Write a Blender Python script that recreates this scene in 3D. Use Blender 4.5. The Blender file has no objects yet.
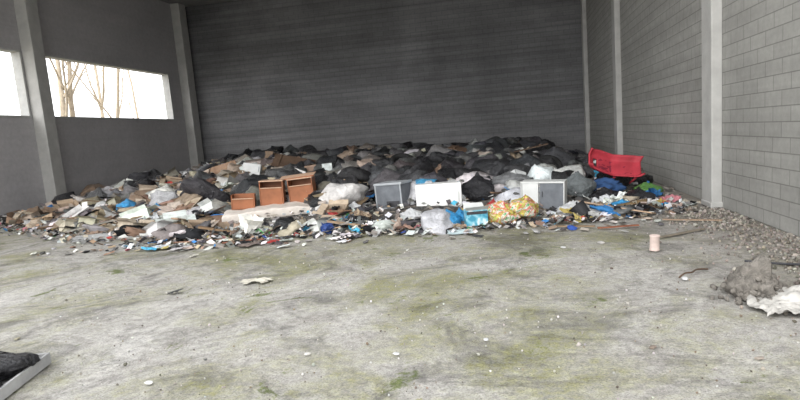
import bpy, bmesh, math, random
import numpy as np
from mathutils import Vector, Matrix, Euler, noise

random.seed(11); np.random.seed(11)
S = bpy.context.scene
S.view_settings.view_transform = 'Standard'
S.view_settings.look = 'None'
S.view_settings.exposure = 0.0

# ------------------------------------------------------------------ helpers
def link(o):
    S.collection.objects.link(o); return o

def mesh_obj(name, verts, faces, mat=None, smooth=False, par=None):
    me = bpy.data.meshes.new(name)
    me.from_pydata([tuple(v) for v in verts], [], faces)
    me.validate(); me.update()
    if smooth:
        me.polygons.foreach_set('use_smooth', [True]*len(me.polygons))
    o = bpy.data.objects.new(name, me)
    if mat: me.materials.append(mat)
    if par: o.parent = par
    return link(o)

def empty(name, loc, rot=(0,0,0)):
    e = bpy.data.objects.new(name, None)
    e.empty_display_size = 0.1
    e.location = loc; e.rotation_euler = rot
    return link(e)

def box_data(cx, cy, cz, sx, sy, sz):
    x, y, z = sx/2, sy/2, sz/2
    v = [(cx+a*x, cy+b*y, cz+c*z) for c in (-1,1) for b in (-1,1) for a in (-1,1)]
    f = [(0,2,3,1),(4,5,7,6),(0,1,5,4),(2,6,7,3),(0,4,6,2),(1,3,7,5)]
    return v, f

def boxes_obj(name, boxes, mat, bevel=0.0, par=None):
    V, F = [], []
    for b in boxes:
        v, f = box_data(*b); n = len(V)
        V += v; F += [tuple(i+n for i in q) for q in f]
    o = mesh_obj(name, V, F, mat, par=par)
    if bevel:
        m = o.modifiers.new('bevel', 'BEVEL'); m.width = bevel; m.segments = 2
        m.limit_method = 'ANGLE'
    return o

# ------------------------------------------------------------------ materials
class NT:
    def __init__(s, name):
        s.m = bpy.data.materials.new(name); s.m.use_nodes = True
        s.t = s.m.node_tree; s.n = s.t.nodes; s.l = s.t.links
        s.b = s.n['Principled BSDF']
        s.b.inputs['Specular IOR Level'].default_value = 0.25
    def new(s, typ, **kw):
        n = s.n.new(typ)
        for k, v in kw.items(): setattr(n, k, v)
        return n
    def link(s, a, b): s.l.new(a, b)
    def coords(s): return s.new('ShaderNodeTexCoord').outputs['Object']
    def noise(s, vec, scale, detail=6, rough=0.6, dist=0.0):
        n = s.new('ShaderNodeTexNoise')
        n.inputs['Scale'].default_value = scale; n.inputs['Detail'].default_value = detail
        n.inputs['Roughness'].default_value = rough; n.inputs['Distortion'].default_value = dist
        s.link(vec, n.inputs['Vector']); return n.outputs['Fac']
    def ramp(s, fac, stops):
        r = s.new('ShaderNodeValToRGB'); e = r.color_ramp.elements
        while len(e) < len(stops): e.new(0.5)
        for i, (p, c) in enumerate(stops):
            e[i].position = p
            e[i].color = (c, c, c, 1) if isinstance(c, (int, float)) else (*c, 1)
        s.link(fac, r.inputs['Fac']); return r.outputs['Color']
    def mix(s, fac, a, b, mode='MIX'):
        m = s.new('ShaderNodeMix', data_type='RGBA', blend_type=mode)
        for sock, val in ((m.inputs[0], fac), (m.inputs[6], a), (m.inputs[7], b)):
            if hasattr(val, 'is_linked') or hasattr(val, 'links'): s.link(val, sock)
            elif isinstance(val, (int, float)): sock.default_value = val
            else: sock.default_value = (*val, 1)
        return m.outputs[2]
    def math(s, op, a, b):
        m = s.new('ShaderNodeMath', operation=op)
        for i, v in enumerate((a, b)):
            if hasattr(v, 'is_linked'): s.link(v, m.inputs[i])
            else: m.inputs[i].default_value = v
        return m.outputs[0]
    def scaled(s, vec, sc):
        m = s.new('ShaderNodeMapping'); m.inputs['Scale'].default_value = sc
        s.link(vec, m.inputs['Vector']); return m.outputs['Vector']
    def bump(s, h, strength, dist, prev=None):
        b = s.new('ShaderNodeBump'); b.inputs['Strength'].default_value = strength
        b.inputs['Distance'].default_value = dist; s.link(h, b.inputs['Height'])
        if prev: s.link(prev, b.inputs['Normal'])
        return b.outputs['Normal']

def simple(name, col, rough=0.7, var=0.25, scale=6, bump=0.15, metal=0):
    t = NT(name); c = t.coords()
    n = t.noise(c, scale)
    lo = tuple(x*(1-var) for x in col); hi = tuple(min(1, x*(1+var)) for x in col)
    t.link(t.ramp(n, [(0.3, lo), (0.7, hi)]), t.b.inputs['Base Color'])
    t.b.inputs['Roughness'].default_value = rough
    t.b.inputs['Metallic'].default_value = metal
    t.link(t.bump(t.noise(c, scale*5), bump, 0.01), t.b.inputs['Normal'])
    return t.m

def block_wall(name, axis, base, mortar_mul=0.72, soot=0.5, soot_scale=0.25, course=0.2, msize=0.009, width=0.5, bands=0.15):
    t = NT(name); c = t.coords()
    sep = t.new('ShaderNodeSeparateXYZ'); t.link(c, sep.inputs[0])
    cmb = t.new('ShaderNodeCombineXYZ')
    t.link(sep.outputs[axis], cmb.inputs[0]); t.link(sep.outputs['Z'], cmb.inputs[1])
    br = t.new('ShaderNodeTexBrick'); t.link(cmb.outputs[0], br.inputs['Vector'])
    br.inputs['Scale'].default_value = 1.0
    br.inputs['Brick Width'].default_value = width; br.inputs['Row Height'].default_value = course
    br.inputs['Mortar Size'].default_value = msize; br.inputs['Mortar Smooth'].default_value = 0.4
    br.inputs['Bias'].default_value = 0.0
    br.inputs['Color1'].default_value = (*[x*0.95 for x in base], 1)
    br.inputs['Color2'].default_value = (*[x*1.05 for x in base], 1)
    br.inputs['Mortar'].default_value = (*[x*mortar_mul for x in base], 1)
    fine = t.ramp(t.noise(c, 9, 8, 0.7), [(0.25, 0.85), (0.75, 1.1)])
    col = t.mix(1.0, br.outputs['Color'], fine, 'MULTIPLY')
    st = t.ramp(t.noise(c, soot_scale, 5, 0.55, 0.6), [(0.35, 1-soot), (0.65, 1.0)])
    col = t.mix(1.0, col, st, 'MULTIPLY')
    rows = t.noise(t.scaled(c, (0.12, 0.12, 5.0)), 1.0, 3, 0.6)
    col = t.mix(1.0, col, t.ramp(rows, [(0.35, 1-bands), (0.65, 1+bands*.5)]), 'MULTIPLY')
    t.link(col, t.b.inputs['Base Color'])
    t.b.inputs['Roughness'].default_value = 0.9
    n1 = t.bump(br.outputs['Fac'], -0.5 if msize > .005 else 0.0, 0.012)
    t.link(t.bump(t.noise(c, 60, 3), 0.3, 0.006, n1), t.b.inputs['Normal'])
    return t.m

m_wall_r = block_wall('block_wall_right', 'Y', (0.34, 0.335, 0.315), 0.6, 0.2, bands=.1)
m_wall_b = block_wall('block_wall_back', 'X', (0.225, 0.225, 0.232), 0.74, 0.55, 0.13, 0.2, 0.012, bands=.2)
m_wall_l = block_wall('panel_wall_left', 'Y', (0.50, 0.485, 0.495), 0.97, 0.2, msize=.003, width=6, course=2.4, bands=.04)
m_col = simple('column_concrete', (0.40, 0.395, 0.38), 0.9, 0.12, 3, 0.4)
m_ceil = simple('ceiling_concrete', (0.30, 0.30, 0.30), 0.9, 0.15, 2)

def floor_mat():
    t = NT('mossy_concrete_floor'); c = t.coords()
    n_big = t.noise(c, 0.34, 7, 0.66, 0.5)
    n_mid = t.noise(c, 1.9, 8, 0.72, 0.3)
    n_fine = t.noise(c, 13, 8, 0.78)
    n_grit = t.noise(c, 75, 4, 0.75)
    conc = t.ramp(n_mid, [(0.32, (0.34, 0.322, 0.295)), (0.5, (0.46, 0.443, 0.415)), (0.68, (0.60, 0.585, 0.565))])
    moss = t.ramp(n_fine, [(0.3, (0.13, 0.13, 0.05)), (0.7, (0.34, 0.33, 0.18))])
    mask = t.ramp(t.math('ADD', n_big, t.math('MULTIPLY', n_mid, 0.6)), [(0.735, 0.0), (0.90, 1.0)])
    mask = t.mix(1.0, mask, t.ramp(n_fine, [(0.35, 0.35), (0.56, 1.0)]), 'MULTIPLY')
    col = t.mix(mask, conc, moss)
    tn = t.math('ADD', t.noise(c, 1.1, 6, 0.7, 0.8), t.math('MULTIPLY', n_fine, 0.35))
    tm = t.ramp(tn, [(0.78, 0.0), (0.83, 0.85)])
    col = t.mix(tm, col, (0.11, 0.14, 0.03))
    sp = t.ramp(n_grit, [(0.32, 0.5), (0.48, 1.0), (0.68, 1.3)])
    col = t.mix(1.0, col, sp, 'MULTIPLY')
    sp2 = t.ramp(n_fine, [(0.35, 0.66), (0.6, 1.1)])
    col = t.mix(1.0, col, sp2, 'MULTIPLY')
    ds = t.ramp(t.noise(c, 0.7, 9, 0.74, 1.5), [(0.37, 0.52), (0.5, 1.0)])
    col = t.mix(1.0, col, ds, 'MULTIPLY')
    vo = t.new('ShaderNodeTexVoronoi'); vo.inputs['Scale'].default_value = 26; t.link(c, vo.inputs['Vector'])
    crumbs = t.ramp(vo.outputs['Distance'], [(0.06, 0.6), (0.13, 0.0)])
    crumbs = t.mix(1.0, crumbs, t.ramp(t.noise(c, 1.3, 5, .6), [(.5, 0.0), (.6, 1.0)]), 'MULTIPLY')
    col = t.mix(crumbs, col, (0.58, 0.565, 0.53))
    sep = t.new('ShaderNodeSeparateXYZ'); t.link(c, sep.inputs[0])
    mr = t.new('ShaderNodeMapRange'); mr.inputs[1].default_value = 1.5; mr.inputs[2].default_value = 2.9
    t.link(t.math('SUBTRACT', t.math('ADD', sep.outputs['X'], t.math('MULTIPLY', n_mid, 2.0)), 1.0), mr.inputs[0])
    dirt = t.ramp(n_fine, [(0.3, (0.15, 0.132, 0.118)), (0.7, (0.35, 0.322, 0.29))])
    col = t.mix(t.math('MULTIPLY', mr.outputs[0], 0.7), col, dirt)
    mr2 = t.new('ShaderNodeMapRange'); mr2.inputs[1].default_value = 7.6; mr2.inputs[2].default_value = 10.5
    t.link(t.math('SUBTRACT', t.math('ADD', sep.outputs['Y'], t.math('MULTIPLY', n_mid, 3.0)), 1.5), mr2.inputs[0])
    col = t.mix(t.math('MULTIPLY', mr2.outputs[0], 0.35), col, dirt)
    t.link(col, t.b.inputs['Base Color'])
    t.b.inputs['Roughness'].default_value = 0.92
    b1 = t.bump(n_mid, 0.5, 0.05); b2 = t.bump(n_fine, 0.8, 0.03, b1)
    t.link(t.bump(n_grit, 0.7, 0.012, b2), t.b.inputs['Normal'])
    return t.m
m_floor = floor_mat()

def attr_mat(name, rough, spec=0.25, bump=0.5, bscale=12, bdist=0.03, var=(0.65, 1.2)):
    t = NT(name); c = t.coords()
    a = t.new('ShaderNodeAttribute', attribute_name='Col')
    v = t.ramp(t.noise(c, 7, 6, 0.7), [(0.3, var[0]), (0.7, var[1])])
    t.link(t.mix(1.0, a.outputs['Color'], v, 'MULTIPLY'), t.b.inputs['Base Color'])
    t.b.inputs['Roughness'].default_value = rough
    t.b.inputs['Specular IOR Level'].default_value = spec
    t.link(t.bump(t.noise(c, bscale, 6, 0.65, 0.8), bump, bdist), t.b.inputs['Normal'])
    return t.m
m_bag = attr_mat('bag_plastic', 0.32, 0.5, 1.0, 12, 0.06)
m_card = attr_mat('cardboard', 0.85, 0.15, 0.3, 8, 0.01)
m_cloth = attr_mat('rags', 0.95, 0.05, 0.8, 18, 0.03)
m_litter = attr_mat('litter', 0.6, 0.3, 0.4, 20, 0.01)
m_wood = attr_mat('scrap_wood', 0.75, 0.2, 0.3, 25, 0.006)

# ------------------------------------------------------------------ camera
cam_d = bpy.data.cameras.new('camera'); cam_d.sensor_width = 36; cam_d.lens = 26
cam_d.shift_y = 0.0225
cam = link(bpy.data.objects.new('camera', cam_d)); S.camera = cam
d = Vector((110, 91, -578)).normalized()      # room depth axis (+Y) in camera frame
u = Vector((-0.078, 0.997, 0)); u.z = -(u.x*d.x+u.y*d.y)/d.z; u.normalize()
x_ = d.cross(u)
R = Matrix((x_, d, u))
cam.matrix_world = Matrix.Translation((0, 0, 1.6)) @ R.to_4x4()
cam_d.clip_end = 300

# ------------------------------------------------------------------ room
XL, XR, YB, YF, H = -15.5, 3.4, 27.0, -5.0, 8.6
XC, WX = (XL+XR)/2, XR-XL
nx, ny = 130, 200
V, F = [], []
for j in range(ny+1):
    for i in range(nx+1):
        x = XL-0.3+(WX+0.6)*i/nx; y = YF-3+(YB-YF+3.3)*j/ny
        z = 0.02*noise.noise(Vector((x*0.7, y*0.7, 0)))+0.012*noise.noise(Vector((x*2.5, y*2.5, 3)))
        V.append((x, y, z-0.01))
for j in range(ny):
    for i in range(nx):
        a = j*(nx+1)+i; F.append((a, a+1, a+nx+2, a+nx+1))
mesh_obj('floor', V, F, m_floor, True)

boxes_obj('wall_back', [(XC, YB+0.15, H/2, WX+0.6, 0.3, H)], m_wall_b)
boxes_obj('wall_right', [(XR+0.15, (YB+4)/2, H/2, 0.3, YB-4, H)], m_wall_r)
wz0, wz1 = 3.13, 5.3
WL = XL-0.15
def lw(y0, y1, z0, z1): return (WL, (y0+y1)/2, (z0+z1)/2, 0.3, y1-y0, z1-z0)
boxes_obj('wall_left', [lw(7, YB, 0, wz0), lw(7, YB, wz1, H), lw(25.2, YB, wz0, wz1),
                        lw(16.8, 17.7, wz0, wz1), lw(7, 8.5, wz0, wz1)], m_wall_l)
m_frame = simple('window_frame_concrete', (0.45, 0.45, 0.44), 0.8, 0.1)
for k, (y0, y1) in enumerate(((17.7, 25.2), (8.5, 16.8))):
    boxes_obj('window_%d' % (k+1), [(WL, (y0+y1)/2, wz0+0.03, 0.36, y1-y0, 0.06), (WL, (y0+y1)/2, wz1-0.03, 0.34, y1-y0, 0.06),
              (WL, y0+0.03, (wz0+wz1)/2, 0.34, 0.06, wz1-wz0), (WL, y1-0.03, (wz0+wz1)/2, 0.34, 0.06, wz1-wz0)], m_frame)
boxes_obj('ceiling', [(XC, (YB+7)/2, H+0.15, WX+0.6, YB-7, 0.3)], m_ceil)
def column(x, y, sx, sy):
    boxes_obj('concrete_column', [(x, y, H/2, sx, sy, H), (x, y, 0.05, sx+0.03, sy+0.03, 0.1)], m_col, 0.02)
column(XR-0.085, 10.6, 0.17, 0.5)
column(XR-0.085, 19.2, 0.17, 0.5)
column(XR-0.085, 26.7, 0.17, 0.5)
column(XL+0.22, 17.1, 0.44, 0.5)
column(XL+0.22, 26.4, 0.44, 0.6)
column(XL+0.22, 8.0, 0.44, 0.5)

m_out = simple('outdoor_earth', (0.30, 0.27, 0.2), 0.95, 0.3, 0.5)
mesh_obj('outdoor_ground', [(-90,-60,-0.12),(60,-60,-0.12),(60,80,-0.12),(-90,80,-0.12)], [(0,1,2,3)], m_out)

# ------------------------------------------------------------------ bare trees outside
m_bark = simple('pale_bark', (0.46, 0.39, 0.30), 0.9, 0.25, 5)
def tree(x, y, h, r, seed, lean=0.0):
    rnd = random.Random(seed)
    cu = bpy.data.curves.new('bare_tree', 'CURVE'); cu.dimensions = '3D'; cu.bevel_depth = 1.0; cu.bevel_resolution = 2
    cu.use_fill_caps = True
    def branch(p, dirv, ln, rad, depth):
        n = 6; sp = cu.splines.new('POLY'); sp.points.add(n)
        q = Vector(p); dv = Vector(dirv).normalized()
        pts = []
        for i in range(n+1):
            sp.points[i].co = (*q, 1); sp.points[i].radius = rad*(1-0.6*i/n)
            pts.append((q.copy(), rad*(1-0.6*i/n), dv.copy()))
            dv = (dv+Vector((rnd.uniform(-.12,.12), rnd.uniform(-.12,.12), rnd.uniform(-.02,.1)))).normalized()
            q = q+dv*ln/n
        if depth > 0:
            for k in range(4 if depth > 1 else 3):
                pp, rr, dd = pts[rnd.randint(2, n-1)]
                a = rnd.uniform(0, 6.28)
                nd = (dd*0.8+Vector((math.cos(a), math.sin(a), 0.35))*0.7)
                branch(pp, nd, ln*rnd.uniform(.4,.6), rr*0.5, depth-1)
    branch((x, y, -0.15), (lean, lean*0.6, 1), h, r, 3)
    o = link(bpy.data.objects.new('bare_tree', cu)); cu.materials.append(m_bark)
    return o
tree(-19, 22.2, 9, 0.17, 1, 0.05); tree(-19.3, 23.0, 9, 0.15, 5, -0.05); tree(-20, 26.5, 10, 0.11, 8, 0.1)
tree(-22, 32, 9, 0.10, 12, 0.05); tree(-21, 20.0, 9, 0.08, 14, 0.1); tree(-23, 30, 9, 0.14, 17, -0.02)

# ------------------------------------------------------------------ pile height field
def interp(x, tab):
    return float(np.interp(x, [a for a, b in tab], [b for a, b in tab]))
FRONT = [(-15.5,15.0),(-12,12.6),(-8.3,10.6),(-5.5,9.6),(-3.7,9.7),(-1.2,9.35),(.2,9.6),(1.4,9.9),(2.6,10.4),(3.4,10.6)]
HMAX = [(-15.5,.12),(-14.4,.25),(-13.2,.75),(-11.5,1.0),(-9,.96),(-7,.88),(-4,.80),(-1,.78),(.4,.74),(1.3,.54),(2.1,.32),(2.8,.15),(3.4,.04)]
def front(x): return interp(x, FRONT)
def PH(x, y):
    dd = y-front(x)-0.9
    if dd <= 0: return 0.0
    h = interp(x, HMAX)*1.05*(1-math.exp(-dd/4.8))
    h += 0.24*noise.noise(Vector((x*0.7, y*0.7, 5)))*min(1, dd/2)+0.12*noise.noise(Vector((x*2.0, y*2.0, 9)))*min(1, dd/1.5)
    return max(0.0, h)
x0m, x1m = XL+0.05, XR-0.05
V, F = [], []; nx, ny = 150, 130
for j in range(ny+1):
    for i in range(nx+1):
        x = x0m+(x1m-x0m)*i/nx; y = 9.2+(YB-0.05-9.2)*j/ny
        V.append((x, y, PH(x, y)+0.03*noise.noise(Vector((x*6, y*6, 0)))-0.035))
for j in range(ny):
    for i in range(nx):
        a = j*(nx+1)+i
        F.append((a, a+1, a+nx+2, a+nx+1))
t = NT('compacted_garbage'); c = t.coords()
vo = t.new('ShaderNodeTexVoronoi'); vo.inputs['Scale'].default_value = 9; t.link(c, vo.inputs['Vector'])
sp = t.new('ShaderNodeSeparateColor'); t.link(vo.outputs['Color'], sp.inputs[0])
colr = t.ramp(sp.outputs[0], [(0.0,(0.05,0.05,0.05)),(0.35,(0.12,0.11,0.1)),(0.6,(0.07,0.07,0.07)),(0.8,(0.22,0.19,0.16)),(1.0,(0.32,0.3,0.28))])
t.link(colr, t.b.inputs['Base Color']); t.b.inputs['Roughness'].default_value = 0.9
t.link(t.bump(vo.outputs['Distance'], 1.0, 0.08), t.b.inputs['Normal'])
mesh_obj('garbage_mound', V, F, t.m, False)

# ------------------------------------------------------------------ item shape library
def icos(sub):
    bm = bmesh.new(); bmesh.ops.create_icosphere(bm, subdivisions=sub, radius=1)
    v = np.array([x.co[:] for x in bm.verts]); f = [tuple(q.index for q in p.verts) for p in bm.faces]
    bm.free(); return v, f
ICO3 = icos(3); ICO4 = icos(4)
def nz(v, s, seed): return noise.noise(Vector((v[0]*s+seed, v[1]*s-seed*1.7, v[2]*s+seed*.3)))
def bag_shape(seed, base=ICO3, knot=True):
    v, f = base; out = []
    for p in v:
        r = 1+0.35*nz(p, 1.1, seed)+0.22*(0.5-abs(nz(p, 2.6, seed+9))*2)*0.7+0.12*(0.4-abs(nz(p, 5.5, seed+3))*2)
        q = np.array(p)*r
        if knot and p[2] > 0.55:
            k = (p[2]-0.55)/0.45; q[0] *= 1-0.8*k; q[1] *= 1-0.8*k; q[2] += 0.32*k*k
        q[2] = max(q[2], -0.72)*0.78
        out.append(q)
    return np.array(out), f
BAGS = [bag_shape(i*3.3+1) for i in range(12)]
def lump_shape(seed, flat=0.35, base=ICO3):
    v, f = base; out = []
    for p in v:
        r = 1+0.5*nz(p, 1.3, seed)+0.35*nz(p, 3.2, seed+4)+0.12*nz(p, 8, seed+8)
        q = np.array(p)*r; q[2] *= flat; out.append(q)
    return np.array(out), f
LUMPS = [lump_shape(i*5.1+2, random.uniform(.3,.5)) for i in range(8)]
def sheet_shape(seed, n=9, amp=0.35, jag=0.12):
    out = []; f = []
    for j in range(n):
        for i in range(n):
            x = i/(n-1)*2-1; y = j/(n-1)*2-1
            ex = jag*noise.noise(Vector((y*3+seed, seed, 0))); ey = jag*noise.noise(Vector((x*3-seed, seed, 2)))
            z = amp*noise.noise(Vector((x*1.3+seed, y*1.3, seed)))+amp*0.6*noise.noise(Vector((x*3.5+seed, y*3.5, seed)))
            out.append((x+ex*3*abs(x)*(1 if x>0 else -1), y+ey*3*y, z))
    for j in range(n-1):
        for i in range(n-1):
            a = j*n+i; f.append((a, a+1, a+n+1, a+n))
    return np.array(out), f
SHEETS = [sheet_shape(i*2.7+.5, 10, 0.7, 0.25) for i in range(10)]
FLATS = [sheet_shape(i*2.7+.5, 6, 0.12, 0.04) for i in range(5)]
def carton_shape(seed):
    r = random.Random(seed); V = []; F = []
    P = [(-1,-1),(1,-1),(1,1),(-1,1)]
    for z in (-1, 1):
        for p in P: V.append((p[0], p[1], z))
    F += [(3,2,1,0)]+[(i, (i+1) % 4, 4+(i+1) % 4, 4+i) for i in range(4)]
    for i in range(4):
        a, b = P[i], P[(i+1) % 4]; out = ((a[0]+b[0])/2, (a[1]+b[1])/2)
        ang = r.uniform(-0.5, 1.6); ln = 0.7
        ox, oz = math.cos(ang)*ln, math.sin(ang)*ln
        n = len(V)
        V.append((b[0]+out[0]*ox, b[1]+out[1]*ox, 1+oz)); V.append((a[0]+out[0]*ox, a[1]+out[1]*ox, 1+oz))
        F.append((4+i, 4+(i+1) % 4, n, n+1))
    return np.array(V, float), F
CARTONS = [carton_shape(i) for i in range(6)]
def lathe(profile, n=10):
    V = []; F = []
    for r, z in profile:
        for k in range(n):
            a = 2*math.pi*k/n; V.append((r*math.cos(a), r*math.sin(a), z))
    for j in range(len(profile)-1):
        for k in range(n):
            F.append((j*n+k, j*n+(k+1) % n, (j+1)*n+(k+1) % n, (j+1)*n+k))
    return np.array(V, float), F
BOTTLE = lathe([(0.001,-1),(.32,-1),(.35,-.9),(.33,-.2),(.35,.3),(.3,.5),(.12,.75),(.11,.85),(.14,.86),(.14,1),(.001,1)])
BUCKET = lathe([(0.001,-.95),(.7,-1),(.9,1),(.98,1),(.98,.92),(.9,.92),(.68,-.9),(0.001,-.9)], 16)
def torus_shape(R=1, r=0.32, n=24, m=10):
    V = []; F = []
    for i in range(n):
        a = 2*math.pi*i/n
        for j in range(m):
            b = 2*math.pi*j/m; rr = R+r*math.cos(b)*0.9
            V.append((rr*math.cos(a), rr*math.sin(a), r*0.95*math.sin(b)))
    for i in range(n):
        for j in range(m):
            F.append((i*m+j, ((i+1) % n)*m+j, ((i+1) % n)*m+(j+1) % m, i*m+(j+1) % m))
    return np.array(V, float), F
TYRE = torus_shape()
def plank_shape(seed):
    n = 6; V = []; F = []
    for i in range(n):
        x = i/(n-1)*2-1; z = 0.4*noise.noise(Vector((x+seed, seed, 0)))
        e = (0.1*noise.noise(Vector((x*4, seed, 7))))
        V += [(x, -1+e, -1+z), (x, 1+e, -1+z), (x, 1+e, 1+z), (x, -1+e, 1+z)]
    for i in range(n-1):
        for k in range(4): F.append((i*4+k, (i+1)*4+k, (i+1)*4+(k+1) % 4, i*4+(k+1) % 4))
    F += [(0,1,2,3), (n*4-1, n*4-2, n*4-3, n*4-4)]
    return np.array(V, float), F
PLANKS = [plank_shape(i*1.9) for i in range(5)]
def rock_shape(seed):
    v, f = icos(2)
    return np.array([np.array(p)*(1+.45*nz(p, 1.2, seed)+.2*nz(p, 3, seed+3))*np.array((1,1,.7)) for p in v]), f
ROCKS = [rock_shape(i*2.3) for i in range(6)]

class Batch:
    def __init__(s): s.V = []; s.F = []; s.C = []; s.n = 0
    def add(s, shape, loc, rot, scale, col):
        v, f = shape
        M = np.array(Euler(rot).to_matrix())
        if isinstance(scale, (int, float)): scale = (scale,)*3
        w = (v*np.array(scale))@M.T+np.array(loc)
        s.V.append(w); s.F += [tuple(i+s.n for i in q) for q in f]; s.n += len(v)
        s.C.append(np.tile(np.array([*col, 1.0]), (len(v), 1)))
    def build(s, name, mat, smooth, par=None, lims=True):
        V = np.concatenate(s.V); C = np.concatenate(s.C)
        if lims:
            V[:,0] = np.clip(V[:,0], XL+0.03, XR-0.03); V[:,1] = np.minimum(V[:,1], YB-0.03)
            V[:,2] = np.maximum(V[:,2], -0.01)
        me = bpy.data.meshes.new(name); me.from_pydata(V.tolist(), [], s.F); me.update()
        a = me.attributes.new('Col', 'FLOAT_COLOR', 'POINT'); a.data.foreach_set('color', C.ravel())
        if smooth: me.polygons.foreach_set('use_smooth', [True]*len(me.polygons))
        me.materials.append(mat)
        o = bpy.data.objects.new(name, me)
        if par: o.parent = par
        return link(o)

U = random.uniform
def jit(c, a=0.25):
    k = 1+U(-a, a); return tuple(min(0.95, max(0.005, x*k*(1+U(-.06,.06)))) for x in c)
DARK = [(0.015,0.015,0.017),(0.02,0.02,0.023),(0.03,0.03,0.034),(0.05,0.05,0.055),(0.08,0.08,0.085)]
BEIGE = [(0.36,0.28,0.20),(0.44,0.37,0.29),(0.28,0.20,0.14),(0.50,0.44,0.37),(0.22,0.15,0.11)]
WHITE = [(0.66,0.66,0.65),(0.55,0.55,0.54),(0.72,0.72,0.72),(0.42,0.42,0.42)]
BRIGHT = [(0.06,0.24,0.55),(0.08,0.38,0.60),(0.06,0.24,0.55),(0.42,0.06,0.05),(0.5,0.38,0.12),(0.1,0.27,0.1),(0.4,0.15,0.18),(0.04,0.09,0.33)]
GREY = [(0.16,0.16,0.16),(0.24,0.23,0.22),(0.10,0.095,0.095),(0.19,0.16,0.14)]
def pick(weights):
    pals = [DARK, BEIGE, WHITE, BRIGHT, GREY]
    return jit(random.choice(random.choices(pals, weights)[0]))

# big objects standing at the pile front: keep loose junk from burying them (x, y, half width, depth)
KEEP = [(-1.5,11.4,.55,.7),(-2.5,11.6,.42,.6),(-5.15,11.5,1.15,.9),(.56,10.9,.48,.6),(-.63,9.3,.3,.4),(-.08,9.6,.42,.4),(2.0,12.9,.6,1.0),(-.7,11.9,.3,.5),(1.2,11.7,.35,.5)]
def blocked(x, y, s=0.1):
    if s < 0.06: return False
    for (hx, hy, hw, hd) in KEEP:
        if hy-1.6 < y < hy+hd and abs(x-hx*(y/hy)) < hw+s*0.4: return True
    return False
def spot(p=1.5, xmin=-15.0, xmax=2.9, depth=14, s=.1):
    for _ in range(20):
        x = U(xmin, xmax); f = front(x)
        y = f+min(depth, YB-0.6-f)*random.random()**p
        if x > 2.2 and random.random() < .5: continue
        if not blocked(x, y, s): break
    return x, y
def ratio(x, y): return x/y
def region_w(x, y):
    r = ratio(x, y); dd = y-front(x)
    if r < -.5: return (1.6, 4.2, 2.6, .18, 3)
    if dd < 3: return (2, 1.5, 2.8, 1.8, 2.4)
    if r < -.33: return (3, 2.4, 1.2, .2, 3)
    return (4.5, .9, .7, .25, 3)

bags = Batch()
for i in range(1000):
    s = U(.2, .42)+(.14 if random.random() < .12 else 0)
    x, y = spot(1.0, s=s)
    r = ratio(x, y); dd = y-front(x)
    if dd < 1.8 and random.random() < .75: continue
    if r < -.5 and random.random() < .65: continue
    if dd < 2: s *= .8
    if x > 1.4: s *= .7
    w = (7.5, .2, .5, .12, 2.4) if r > -.4 else (3.5, 2, 1.5, .05, 3)
    if dd < 3: w = (3.2, .5, 2.4, 1.4, 1.5) if r > -.5 else (2, 2, 2.5, .2, 2)
    bags.add(random.choice(BAGS), (x, y, PH(x, y)+s*.28), (U(-.6,.6), U(-.6,.6), U(0,6.3)), (s*U(.8,1.3), s*U(.8,1.2), s*U(.6,.95)), pick(w))
bags.build('trash_bag_pile', m_bag, True)

rag = Batch()
for i in range(1200):
    s = U(.09, .34); x, y = spot(1.3, s=s)
    if x > 2.2: s *= .6
    rag.add(random.choice(LUMPS), (x, y, PH(x, y)+s*.15), (U(-.4,.4), U(-.4,.4), U(0,6.3)), (s*U(.7,1.5), s, s*U(.6,1.1)), pick(region_w(x, y)))
rag.build('rag_and_clothing_pile', m_cloth, True)

card = Batch()
for i in range(210):
    x, y = spot(1.5, s=.2)
    if ratio(x, y) > -.3 and random.random() < .75: continue
    a, b, h = U(.12,.34), U(.1,.24), U(.05,.16)
    card.add(random.choice(CARTONS), (x, y, PH(x, y)+h*.6), (U(-.5,.5), U(-.5,.5), U(0,6.3)), (a, b, h), jit(random.choice(BEIGE[:4]+WHITE[:2])))
for i in range(440):
    s = U(.12,.4); x, y = spot(1.5, s=s)
    if ratio(x, y) > -.3: s *= .5
    card.add(random.choice(FLATS), (x, y, PH(x, y)+U(.03,.12)), (U(-.35,.35), U(-.35,.35), U(0,6.3)), (s*U(.7,1.6), s*.7, s), pick(region_w(x, y)))
card.build('cardboard_scrap_pile', m_card, False)

lit = Batch()
for i in range(2400):
    s = U(.05,.18); x, y = spot(2.0, s=s)
    lit.add(random.choice(SHEETS), (x, y, PH(x, y)+U(.02,.1)), (U(-.5,.5), U(-.5,.5), U(0,6.3)), (s*U(.7,1.6), s, s), pick(region_w(x, y)))
for i in range(360):
    x, y = spot(1.9); s = U(.06,.14)
    lit.add(BOTTLE, (x, y, PH(x, y)+s*.5), (U(1,2), U(-.5,.5), U(0,6.3)), (s, s, s), pick((.5,.5,4,.8,1)))
for i in range(26):
    x, y = spot(1.5, s=.2); s = U(.1,.16)
    lit.add(BUCKET, (x, y, PH(x, y)+s*.7), (U(-1.6,1.6), U(-.8,.8), U(0,6.3)), (s, s, s), pick((2,0,2,1,2)))
for i in range(5600):
    x = U(-15, 3.0)
    y = front(x)+random.random()**1.7*5
    if random.random() < .3: y = front(x)-random.random()**2*.8*(1.3 if x < -4 else .6)
    s = U(.012,.05)
    lit.add(FLATS[i % 5], (x, y, PH(x, y)+U(.0,.05)+s*.3), (U(-.7,.7), U(-.7,.7), U(0,6.3)), (s*U(.6,2), s, s), pick((2,2.2,3.2,.6,2.5)))
lit.build('plastic_litter', m_litter, False)

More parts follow.
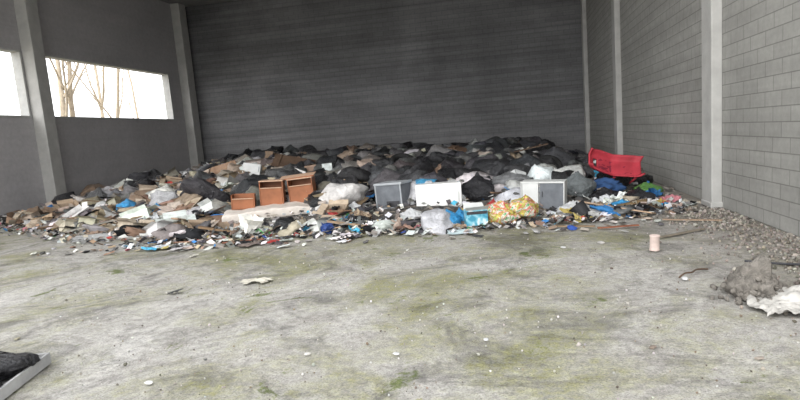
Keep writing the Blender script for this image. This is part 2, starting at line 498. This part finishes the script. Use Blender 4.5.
wood = Batch()
for i in range(230):
    x, y = spot(1.4, s=.3); L = U(.2,.8)
    if x > 2.4 or x < -14.6: continue
    wood.add(random.choice(PLANKS), (x, y, PH(x, y)+U(.05,.18)), (U(-.2,.2), U(-.25,.25), U(0,6.3)), (L, U(.02,.09), U(.008,.02)),
             jit(random.choice([(0.24,0.16,0.10),(0.34,0.24,0.16),(0.16,0.10,0.06),(0.2,0.18,0.16),(0.4,0.36,0.3)])))
wood.build('scrap_wood_pile', m_wood, False)

tb = Batch()
for (x, y, s, rx) in ((-3.1,16.5,.3,.5),(.9,15,.28,.9)):
    tb.add(TYRE, (x, y, PH(x, y)+.22), (rx, .2, 0), (s, s, s), (.03,.03,.03))
    tb.build('old_tyre', m_cloth, True); tb = Batch()

# ------------------------------------------------------------------ hero objects
m_white = simple('white_enamel', (0.74, 0.74, 0.73), 0.35, 0.06, 4, 0.05)
m_white2 = simple('white_laminate', (0.56, 0.57, 0.56), 0.5, 0.12, 4, 0.05)
m_grey = simple('grey_sheet_metal', (0.13, 0.14, 0.155), 0.55, 0.25, 5, 0.05)
m_lgrey = simple('light_metal_trim', (0.34, 0.36, 0.38), 0.5, 0.12, 5, 0.05)
m_dark = simple('dark_interior', (0.05, 0.05, 0.055), 0.8, 0.3, 6)
m_brown = simple('reddish_brown_veneer', (0.27, 0.105, 0.05), 0.5, 0.25, 3, 0.1)
m_brown2 = simple('pale_chipboard_edge', (0.44, 0.29, 0.20), 0.8, 0.15, 20, 0.2)
m_red = simple('red_plastic', (0.36, 0.035, 0.05), 0.55, 0.25, 4, 0.1)
m_navy = simple('navy_fabric', (0.03, 0.07, 0.17), 0.9, 0.3, 8, 0.3)

e = empty('white_freezer', (-1.5, 11.85, 0.03), (0, 0, math.radians(3)))
boxes_obj('body', [(0, .03, .27, .92, .5, .54)], m_white, .02, e)
boxes_obj('door_panel', [(0, -.245, .275, .93, .035, .55)], m_white, .012, e)
boxes_obj('hinge_cap', [(-.42, -.235, .56, .06, .05, .02), (.42, -.235, .56, .06, .05, .02)], m_lgrey, .004, e)
boxes_obj('handle', [(.40, -.275, .28, .02, .03, .2)], m_white2, .006, e)
boxes_obj('foot_1', [(-.4, 0, -.01, .05, .3, .03)], m_dark, 0, e)
boxes_obj('foot_2', [(.4, 0, -.01, .05, .3, .03)], m_dark, 0, e)

e = empty('grey_metal_cabinet', (-2.48, 12.0, 0.08), (0, math.radians(-2), math.radians(-16)))
boxes_obj('body', [(0, 0, .26, .62, .5, .52)], m_grey, .015, e)
boxes_obj('worktop', [(0, 0, .54, .66, .54, .05)], m_lgrey, .012, e)
boxes_obj('front_frame', [(-.295, -.26, .27, .03, .02, .5), (.295, -.26, .27, .03, .02, .5), (0, -.26, .03, .62, .02, .04)], m_lgrey, .005, e)
boxes_obj('front_panel', [(0, -.255, .27, .56, .02, .44)], m_grey, 0, e)
boxes_obj('lower_hatch', [(.1, -.27, .12, .3, .015, .12)], m_dark, .004, e)

# mattress
e = empty('foam_mattress', (-5.15, 11.75, 0.07), (math.radians(2), math.radians(1), math.radians(22)))
def msurf(uu, vv, ww):
    x = uu*1.05; y = vv*.43; z = (ww*.5+.5)*.2
    k = 1-.03*abs(ww)**4
    sag = .025*noise.noise(Vector((uu*2.5, vv*2, 1)))+.04*math.sin(uu*2.2+1)
    return (x*k, y*k, z+sag+0.012*math.cos(uu*14)*(ww > 0))
bmm = bmesh.new(); bmesh.ops.create_cube(bmm, size=2)
bmesh.ops.subdivide_edges(bmm, edges=bmm.edges[:], cuts=11, use_grid_fill=True)
for v in bmm.verts: v.co = Vector(msurf(*v.co))
me = bpy.data.meshes.new('mattress_body'); bmm.to_mesh(me); bmm.free()
me.polygons.foreach_set('use_smooth', [True]*len(me.polygons))
m_matt = simple('stained_mattress', (0.58, 0.53, 0.48), 0.9, 0.15, 5, 0.3); me.materials.append(m_matt)
o = link(bpy.data.objects.new('mattress_body', me)); o.parent = e
bv_ = o.modifiers.new('bevel', 'BEVEL'); bv_.width = .015; bv_.segments = 2; bv_.limit_method = 'ANGLE'; bv_.angle_limit = .9

def drawer(x, y, z, w, h, rz, ry=0.0, dep=.38, top=True):
    e = empty('wooden_drawer_unit', (x, y, z), (0, ry, rz)); t = .02
    boxes_obj('sides', [(-w/2+t/2, 0, h/2, t, dep, h), (w/2-t/2, 0, h/2, t, dep, h), (0, dep/2-t/2, h/2, w-.04, t, h)], m_brown, 0.002, e)
    boxes_obj('bottom', [(0, 0, .012, w, dep, .022)], m_brown, 0, e)
    if top: boxes_obj('top', [(0, 0, h, w+.01, dep+.01, .024)], m_brown2, .003, e)
    boxes_obj('front', [(0, -dep/2+.01, h*.37, w-.05, .02, h*.70)], m_brown, .004, e)
    boxes_obj('front_edge', [(0, -dep/2-.002, h*.73, w-.05, .03, .02)], m_brown2, .003, e)
drawer(-5.30, 12.15, .27, .52, .56, math.radians(14), math.radians(2))
drawer(-4.66, 12.4, .27, .56, .56, math.radians(8), math.radians(-3))
drawer(-5.87, 11.85, .27, .50, .32, math.radians(20), math.radians(3), top=False)
e = empty('chipboard_panel', (-4.8, 12.5, .87), (math.radians(8), math.radians(-4), math.radians(9)))
boxes_obj('panel', [(0, 0, 0, .8, .4, .02)], m_brown2, .003, e)
boxes_obj('edge_strip', [(0, -.205, 0, .8, .01, .024)], m_brown, 0, e)

e = empty('open_white_cabinet', (.56, 11.2, .02), (0, math.radians(2), math.radians(-12)))
boxes_obj('shell', [(-.39, 0, .26, .02, .42, .52), (.39, 0, .26, .02, .42, .52), (0, 0, .01, .8, .42, .015), (0, 0, .52, .8, .44, .03), (0, .2, .26, .78, .015, .5)], m_white2, .003, e)
boxes_obj('divider', [(-.05, .01, .26, .012, .38, .5)], m_white2, 0, e)
boxes_obj('door_grey', [(.17, -.2, .26, .43, .018, .49)], m_grey, .004, e)
boxes_obj('door_left', [(-.22, -.2, .26, .3, .018, .49)], m_white2, .004, e)
boxes_obj('door_handle', [(.0, -.215, .3, .015, .02, .1)], m_dark, .003, e)

t = NT('cyan_print_card'); c = t.coords()
col = t.ramp(t.noise(c, 7, 3, .5, .5), [(0.40, (0.05,0.25,0.36)), (0.5, (0.18,0.45,0.55)), (0.6, (0.6,0.66,0.68))])
t.link(col, t.b.inputs['Base Color']); t.b.inputs['Roughness'].default_value = .5; m_cy = t.m
e = empty('printed_carton', (-.63, 9.55, 0.0), (0, 0, math.radians(14)))
boxes_obj('box_body', [(0, 0, .15, .36, .24, .30)], m_cy, .004, e)
V = [(-.18,-.12,.30),(.18,-.12,.30),(.2,-.2,.37),(-.2,-.2,.36),(-.18,.12,.30),(.18,.12,.30),(.16,.22,.38),(-.16,.22,.39)]
mesh_obj('flaps', V, [(0,1,2,3),(4,5,6,7)], m_white2, par=e)
boxes_obj('label_band', [(0, -.122, .255, .34, .004, .05), (0, -.122, .03, .34, .004, .03)], m_dark, 0, e)

t = NT('colourful_bag_film'); c = t.coords()
n = t.noise(c, 6, 3, .6, 1.5)
col = t.ramp(n, [(0.34,(0.65,0.62,0.55)),(0.40,(0.60,0.42,0.06)),(0.45,(0.30,0.42,0.12)),(0.50,(0.55,0.06,0.04)),(0.57,(0.7,0.67,0.6)),(0.62,(0.12,0.34,0.14))])
t.link(col, t.b.inputs['Base Color']); t.b.inputs['Roughness'].default_value = .3
t.link(t.bump(t.noise(c, 9, 5, .6, 1), .9, .05), t.b.inputs['Normal']); m_colbag = t.m
def bag_obj(name, mat, loc, scale, seed, rot=(0,0,0), kind=bag_shape):
    v, f = kind(seed, base=ICO4); w = v*np.array(scale)
    M = np.array(Euler(rot).to_matrix()); w = w@M.T
    w[:,2] -= w[:,2].min()
    o = mesh_obj(name, w.tolist(), f, mat, True); o.location = loc
    return o
bag_obj('colourful_shopping_bag', m_colbag, (-.22, 9.75, 0), (.3,.24,.24), 3.1, (.2,.1,0))
bag_obj('colourful_shopping_bag', m_colbag, (.16, 9.9, 0), (.28,.22,.26), 7.7, (0,.3,1))
def film(name, col, rough=.35, spec=.5):
    m = simple(name, col, rough, .2, 5, 0); nt = m.node_tree; b = nt.nodes['Principled BSDF']; b.inputs['Specular IOR Level'].default_value = spec
    bp = [n for n in nt.nodes if n.type == 'BUMP'][0]; bp.inputs['Strength'].default_value = 1; bp.inputs['Distance'].default_value = .05
    return m
m_blue = film('blue_film', (0.04, 0.27, 0.55)); m_black = film('black_film', (0.014, 0.014, 0.017), .3, .5)
m_wfilm = film('white_film', (0.58, 0.59, 0.60)); m_green = film('green_film', (0.10, 0.24, 0.06)); m_gfilm = film('grey_film', (0.13, 0.145, 0.15))
m_redf = film('red_film', (0.42, 0.04, 0.04))
bag_obj('blue_plastic_bag', m_blue, (-1.1, 9.55, 0), (.22,.2,.20), 5.2)
bag_obj('blue_plastic_bag', m_blue, (-.92, 9.8, 0), (.16,.16,.20), 8.2)
bag_obj('blue_plastic_bag', m_blue, (1.85, 10.5, 0), (.24,.18,.14), 2.2)
bag_obj('blue_plastic_bag', m_blue, (-3.75, 12.3, .15), (.24,.2,.2), 6.2)
bag_obj('blue_plastic_bag', m_blue, (-9.9, 13.4, .15), (.30,.25,.24), 9.9)
bag_obj('blue_plastic_bag', m_blue, (-8.3, 12.3, .14), (.42,.25,.2), 4.9)
bag_obj('blue_plastic_bag', m_blue, (-3.1, 10.6, 0), (.20,.2,.12), 4.1)
bag_obj('red_plastic_bag', m_redf, (-3.6, 11.0, 0), (.2,.16,.15), 4.3)
bag_obj('red_plastic_bag', m_redf, (-.35, 10.6, 0), (.2,.16,.2), 4.8)
bag_obj('white_plastic_bag', m_wfilm, (-3.2, 11.3, 0), (.28,.22,.22), 1.9)
bag_obj('white_plastic_bag', m_wfilm, (-1.9, 10.6, 0), (.2,.2,.15), 2.9)
bag_obj('white_plastic_bag', m_wfilm, (1.0, 10.2, 0), (.25,.2,.18), 3.9)
bag_obj('white_plastic_bag', m_wfilm, (-14.1, 16.7, .05), (.4,.3,.24), 4.2)
bag_obj('white_plastic_bag', m_wfilm, (-13.2, 16.2, .05), (.45,.3,.2), 6.6)
bag_obj('black_trash_bag', m_black, (-.7, 12.2, .1), (.36,.32,.40), 11.1)
bag_obj('black_trash_bag', m_black, (-.2, 12.5, .1), (.3,.28,.32), 12.1)
bag_obj('grey_trash_bag', m_gfilm, (1.25, 12.0, .05), (.34,.3,.36), 13.1)
bag_obj('green_trash_bag', m_green, (2.62, 12.2, .0), (.28,.24,.2), 14.1)
bag_obj('black_trash_bag', m_black, (2.35, 11.6, .0), (.25,.24,.18), 15.1)
bag_obj('black_trash_bag', m_black, (1.75, 11.9, .0), (.32,.24,.18), 16.1)

# red moulded chair lying tipped: shallow shell (backrest + seat) with rolled side rims, open side facing the room
e = empty('red_plastic_chair', (2.05, 13.0, .56), (math.radians(46), 0, math.radians(-8)))
def chair_pt(sv, tv, off):
    L = 1.15; k = .48
    if sv < k:
        x = (sv-k)*L; z = .0
    else:
        x = (sv-k)*L*math.cos(.42); z = (sv-k)*L*math.sin(.42)
    w = .30*(1-.25*max(0, (.25-sv)/.25)**2-.18*max(0, (sv-.85)/.15)**2)
    y = tv*w
    rim = .13*max(0, (abs(tv)-.62)/.38)**1.5+.06*max(0, (sv-.93)/.07)+.06*max(0, (.07-sv)/.07)
    return Vector((x, y, z+rim+off))
V, F = [], []; ns, nt_ = 36, 22
for j in range(ns+1):
    for i in range(nt_+1):
        V.append(chair_pt(j/ns, i/nt_*2-1, 0))
for j in range(ns):
    for i in range(nt_):
        if 4 <= j <= 6 and 7 <= i <= 14: continue      # grip slot in the backrest
        a = j*(nt_+1)+i; F.append((a, a+1, a+nt_+2, a+nt_+1))
inner = empty('tilt', (0, 0, 0), (0, math.radians(34), 0)); inner.parent = e
o = mesh_obj('moulded_shell', V, F, m_red, True, inner)
so_ = o.modifiers.new('solid', 'SOLIDIFY'); so_.thickness = .035
V2, F2 = [], []
for j in range(13):
    for i in range(9):
        V2.append(chair_pt(.22+.66*j/12, (i/8*2-1)*.5, .03+.02*abs(noise.noise(Vector((i*.6, j*.5, 0))))))
for j in range(12):
    for i in range(8):
        a = j*9+i; F2.append((a, a+1, a+10, a+9))
m_redd = simple('dark_red_fabric', (0.20, 0.02, 0.04), .9, .3, 8, .3)
mesh_obj('seat_pad', V2, F2, m_redd, True, inner)
for k, (sx, ty) in enumerate(((.55,-.8),(.55,.8),(.92,-.8),(.92,.8))):
    p = chair_pt(sx, ty, 0); v, f = lathe([(0.001,-.22),(.016,-.22),(.024,0),(0.001,0)], 10)
    q = mesh_obj('leg_%d' % (k+1), v.tolist(), f, m_red, True, inner); q.location = (p.x, p.y, p.z-.02)
bag_obj('navy_cloth_bundle', m_navy, (1.85, 12.6, .04), (.36,.22,.20), 8.8, kind=lambda s, base: lump_shape(s, .8, base))
bag_obj('black_trash_bag', m_black, (2.2, 13.5, .05), (.38,.3,.36), 18.8)

m_dwood = simple('dark_stained_wood', (0.10, 0.065, 0.045), .7, .3, 4, .2)
def panel(name, loc, rot, sx, sy, mat):
    e = empty(name, loc, rot)
    boxes_obj('board', [(0,0,0,sx,sy,.025)], mat, .004, e)
    boxes_obj('battens', [(-sx*.35,0,.03,.05,sy*.9,.03),(sx*.35,0,.03,.05,sy*.9,.03)], mat, .003, e)
panel('wooden_board', (-6.5, 16.8, 1.02), (math.radians(35), math.radians(14), .2), 1.3, .6, m_dwood)
panel('wooden_board', (-1.2, 17.5, .98), (math.radians(12), math.radians(14), -.4), 1.4, .3, m_dwood)
panel('wooden_board', (.3, 17.0, .92), (math.radians(5), math.radians(-10), .1), 1.5, .12, m_dwood)
panel('wooden_board', (-9.5, 18.0, .98), (math.radians(30), math.radians(-14), .5), .9, .5, m_brown2)
e = empty('small_white_fridge', (-7.5, 15.8, .66), (math.radians(-12), math.radians(12), .3))
boxes_obj('body', [(0,0,.22,.5,.45,.45)], m_white2, .02, e); boxes_obj('door', [(0,-.245,.22,.5,.03,.45)], m_white2, .012, e)
boxes_obj('handle', [(.2,-.27,.3,.02,.02,.15)], m_lgrey, .004, e)

# ------------------------------------------------------------------ foreground bits
m_pink = simple('pinkish_plaster_pipe', (0.52, 0.42, 0.38), .8, .15, 12, .3)
v, f = lathe([(.035,0),(.058,0),(.06,.015),(.055,.03),(.055,.165),(.06,.175),(.058,.19),(.045,.19),(.043,.05),(.035,.0)], 28)
o = mesh_obj('clay_pipe_stub', v.tolist(), f, m_pink, True); o.location = (1.63, 7.25, 0); o.rotation_euler = (0, .03, 0)

m_rub = simple('crumbled_mortar', (0.24, 0.22, 0.195), .95, .4, 14, 1.0)
[nn for nn in m_rub.node_tree.nodes if nn.type == 'BUMP'][0].inputs['Distance'].default_value = .04
rb = Batch()
for i in range(320):
    a = U(0, 6.28); r = abs(random.gauss(0, .15)); s = U(.008,.032)
    h = max(0, .26*(1-r/.3))
    rb.add(random.choice(ROCKS), (2.02+r*math.cos(a)*1.1, 5.35+r*math.sin(a), h*U(.75,1)), (U(0,6),U(0,6),0), s, (.3,.27,.23))
rb.add(lump_shape(4.4, .8, ICO4), (2.02, 5.35, .04), (0,0,.4), (.2,.2,.30), (.3,.27,.23))
o = rb.build('mortar_rubble_heap', m_rub, True)

V, F = [], []; n = 60
for j in range(n+1):
    for i in range(n+1):
        uu, vv = i/n, j/n
        x = 1.86+uu*.9+.07*noise.noise(Vector((vv*3, 1, 0))); y = 4.70+vv*.6+.09*noise.noise(Vector((uu*3, 5, 0)))-.05*uu
        z = .012+.13*max(0, uu-.2)*(.4+abs(noise.noise(Vector((uu*5, vv*2.5, 2)))))+.06*abs(noise.noise(Vector((uu*9, vv*6, 4))))+.14*math.exp(-((uu-.65)**2+(vv-.75)**2)*12)+.02*abs(noise.noise(Vector((uu*22, vv*14, 9))))
        V.append((x, y, z))
for j in range(n):
    for i in range(n):
        a = j*(n+1)+i; F.append((a, a+1, a+n+2, a+n+1))
mesh_obj('dirty_white_cloth', V, F, simple('dirty_cloth', (0.40,0.385,0.36), .9, .4, 7, .5), True)

rr = Batch()
for i in range(2600):
    y = U(4.2, 10.5); x = XR-.03-abs(random.gauss(0, .5))*(1 if y < 9 else 1.3); s = U(.004,.020)*(1.7 if random.random() < .08 else 1)
    if x < .5 or y < 4.2: continue
    rr.add(random.choice(ROCKS), (x, y, s*.25), (U(0,6),U(0,6),0), s, jit(random.choice([(.28,.25,.22),(.36,.33,.30),(.17,.15,.13),(.31,.28,.24)])))
for i in range(1500):
    y = U(2.6, 9.6); x = U(-.95, .55)*y; s = U(.0025,.009)*(1.8 if random.random() < .05 else 1)
    rr.add(random.choice(ROCKS), (x, y, s*.2), (U(0,6),U(0,6),0), s, jit(random.choice([(.45,.43,.4),(.36,.34,.31),(.16,.14,.12),(.55,.53,.51),(.25,.2,.15)])))
for i in range(150):
    y = 8.5+U(0,1.5); x = U(-8.5, 2.4); s = U(.02,.06)
    rr.add(random.choice(FLATS+ROCKS), (x, y, s*.3), (U(-.3,.3),U(-.3,.3),U(0,6)), (s*U(1,2),s,s*.6), pick((1.5,2,3.5,.6,1.5)))
rr.build('rubble_scatter', m_cloth, False)

fl = Batch()
def chip(x, y, s, col, sh=None, h=.5): fl.add(sh or ROCKS[1], (x, y, s*.25), (.1,.1,U(0,6)), (s, s*.7, s*h), col)
chip(-2.6, 3.47, .036, (.7,.7,.68)); chip(-.91, 4.0, .03, (.6,.6,.6)); chip(-.26, 4.28, .028, (.65,.65,.67))
chip(1.6, 5.9, .04, (.6,.6,.6)); chip(-1.6, 4.0, .03, (.5,.48,.45)); chip(.9, 4.1, .03, (.2,.16,.13)); chip(-3.9, 5.9, .07, (.05,.05,.05), SHEETS[2], .3)
chip(1.5, 3.9, .03, (.3,.26,.22)); chip(-2.4, 3.9, .015, (.1,.1,.1)); chip(.6,7.6,.04,(.6,.6,.6)); chip(-4.6,4.4,.03,(.3,.28,.2)); chip(1.1, 7.8, .05,(.5,.48,.46))
chip(-.6, 3.2, .05, (.25,.24,.15), SHEETS[1], .1); chip(2.2, 4.2, .03, (.4,.4,.45)); chip(-4.9,8.0,.06,(.5,.48,.42),SHEETS[4],.3); chip(-7.2,9.9,.12,(.6,.6,.58),SHEETS[5],.3)
fl.add(SHEETS[3], (-3.06, 6.3, .02), (0,0,.2), (.15,.11,.03), (.58,.55,.47))
fl.add(FLATS[2], (-8.25, 10.1, .06), (.15,0,.5), (.42,.22,.3), (.34,.34,.34))
fl.add(SHEETS[2], (-7.3, 10.0, .04), (0,0,.2), (.25,.12,.1), (.5,.5,.48))
fl.add(FLATS[0], (-.85, 9.0, .03), (.1,0,.1), (.2,.12,.1), (.5,.6,.62))
for i in range(26):
    x = U(-6.8,-2.2); y = 9.4-U(0,.9); s = U(.04,.13)
    fl.add(random.choice(SHEETS), (x, y, .03), (0,0,U(0,6)), (s*1.4, s, s*.35), pick((1.5,1.5,3,.5,1.5)))
for (x, y, L, rz, col) in ((1.5,8.9,.3,.15,(.24,.09,.05)),(.9,9.1,.3,-.3,(.22,.15,.09)),(2.2,8.2,.4,.6,(.22,.19,.15)),(2.6,9.2,.4,-.4,(.28,.2,.14)),(-5.6,9.3,.6,.1,(.35,.2,.14)),(-6.3,9.6,.4,-.3,(.22,.16,.1)),(-4.6,9.1,.35,.3,(.28,.11,.07))):
    fl.add(PLANKS[0], (x, y, .02), (0,0,rz), (L, .025, .009), col)
fl.build('floor_litter', m_litter, False)

def pipe(name, pts, r, mat):
    cu = bpy.data.curves.new(name, 'CURVE'); cu.dimensions = '3D'; cu.bevel_depth = r; cu.bevel_resolution = 3; cu.use_fill_caps = True
    sp = cu.splines.new('NURBS'); sp.points.add(len(pts)-1); sp.use_endpoint_u = True; sp.order_u = 3
    for i, p in enumerate(pts): sp.points[i].co = (*p, 1)
    cu.materials.append(mat); return link(bpy.data.objects.new(name, cu))
pipe('black_hose', [(3.2,6.0,.02),(2.9,6.25,.02),(2.6,6.3,.025),(2.35,6.5,.02)], .012, m_dark)
pipe('short_branch', [(1.55,5.9,.02),(1.62,5.98,.05),(1.7,6.02,.03),(1.78,6.16,.04),(1.9,6.2,.02)], .009, m_dwood)

# tray with black bag, near left corner
m_tray = simple('weathered_grey_board', (0.34, 0.34, 0.34), .7, .2, 6, .2)
e = empty('open_board_tray', (-4.03, 3.34, 0.0), (0, 0, math.radians(17)))
boxes_obj('side_right', [(.42, 0, .045, .022, .80, .09)], m_tray, .004, e)
boxes_obj('side_left', [(-.42, 0, .045, .022, .80, .09)], m_tray, .004, e)
boxes_obj('side_far', [(0, .39, .045, .82, .022, .09)], m_tray, .004, e)
boxes_obj('side_near', [(0, -.39, .045, .82, .022, .09)], m_tray, .004, e)
boxes_obj('tray_bottom', [(0, 0, .012, .84, .78, .015)], m_tray, 0, e)
bag_obj('black_trash_bag', m_black, (-3.95, 3.5, .022), (.30,.24,.15), 21.3)
bag_obj('black_trash_bag', m_black, (-3.86, 3.15, .022), (.26,.22,.13), 23.3)

# ------------------------------------------------------------------ sun / sky
w = bpy.data.worlds.new('world'); S.world = w; w.use_nodes = True
bg = w.node_tree.nodes['Background']; bg.inputs[0].default_value = (0.97, 0.985, 1.0, 1); bg.inputs[1].default_value = 2.65
sd = bpy.data.lights.new('overcast_sun', 'SUN'); sd.energy = 2.4; sd.angle = math.radians(60); sd.color = (1, .98, .95)
so = link(bpy.data.objects.new('overcast_sun', sd))
so.rotation_euler = Vector((0.25, 1.0, -0.5)).to_track_quat('-Z', 'Y').to_euler()
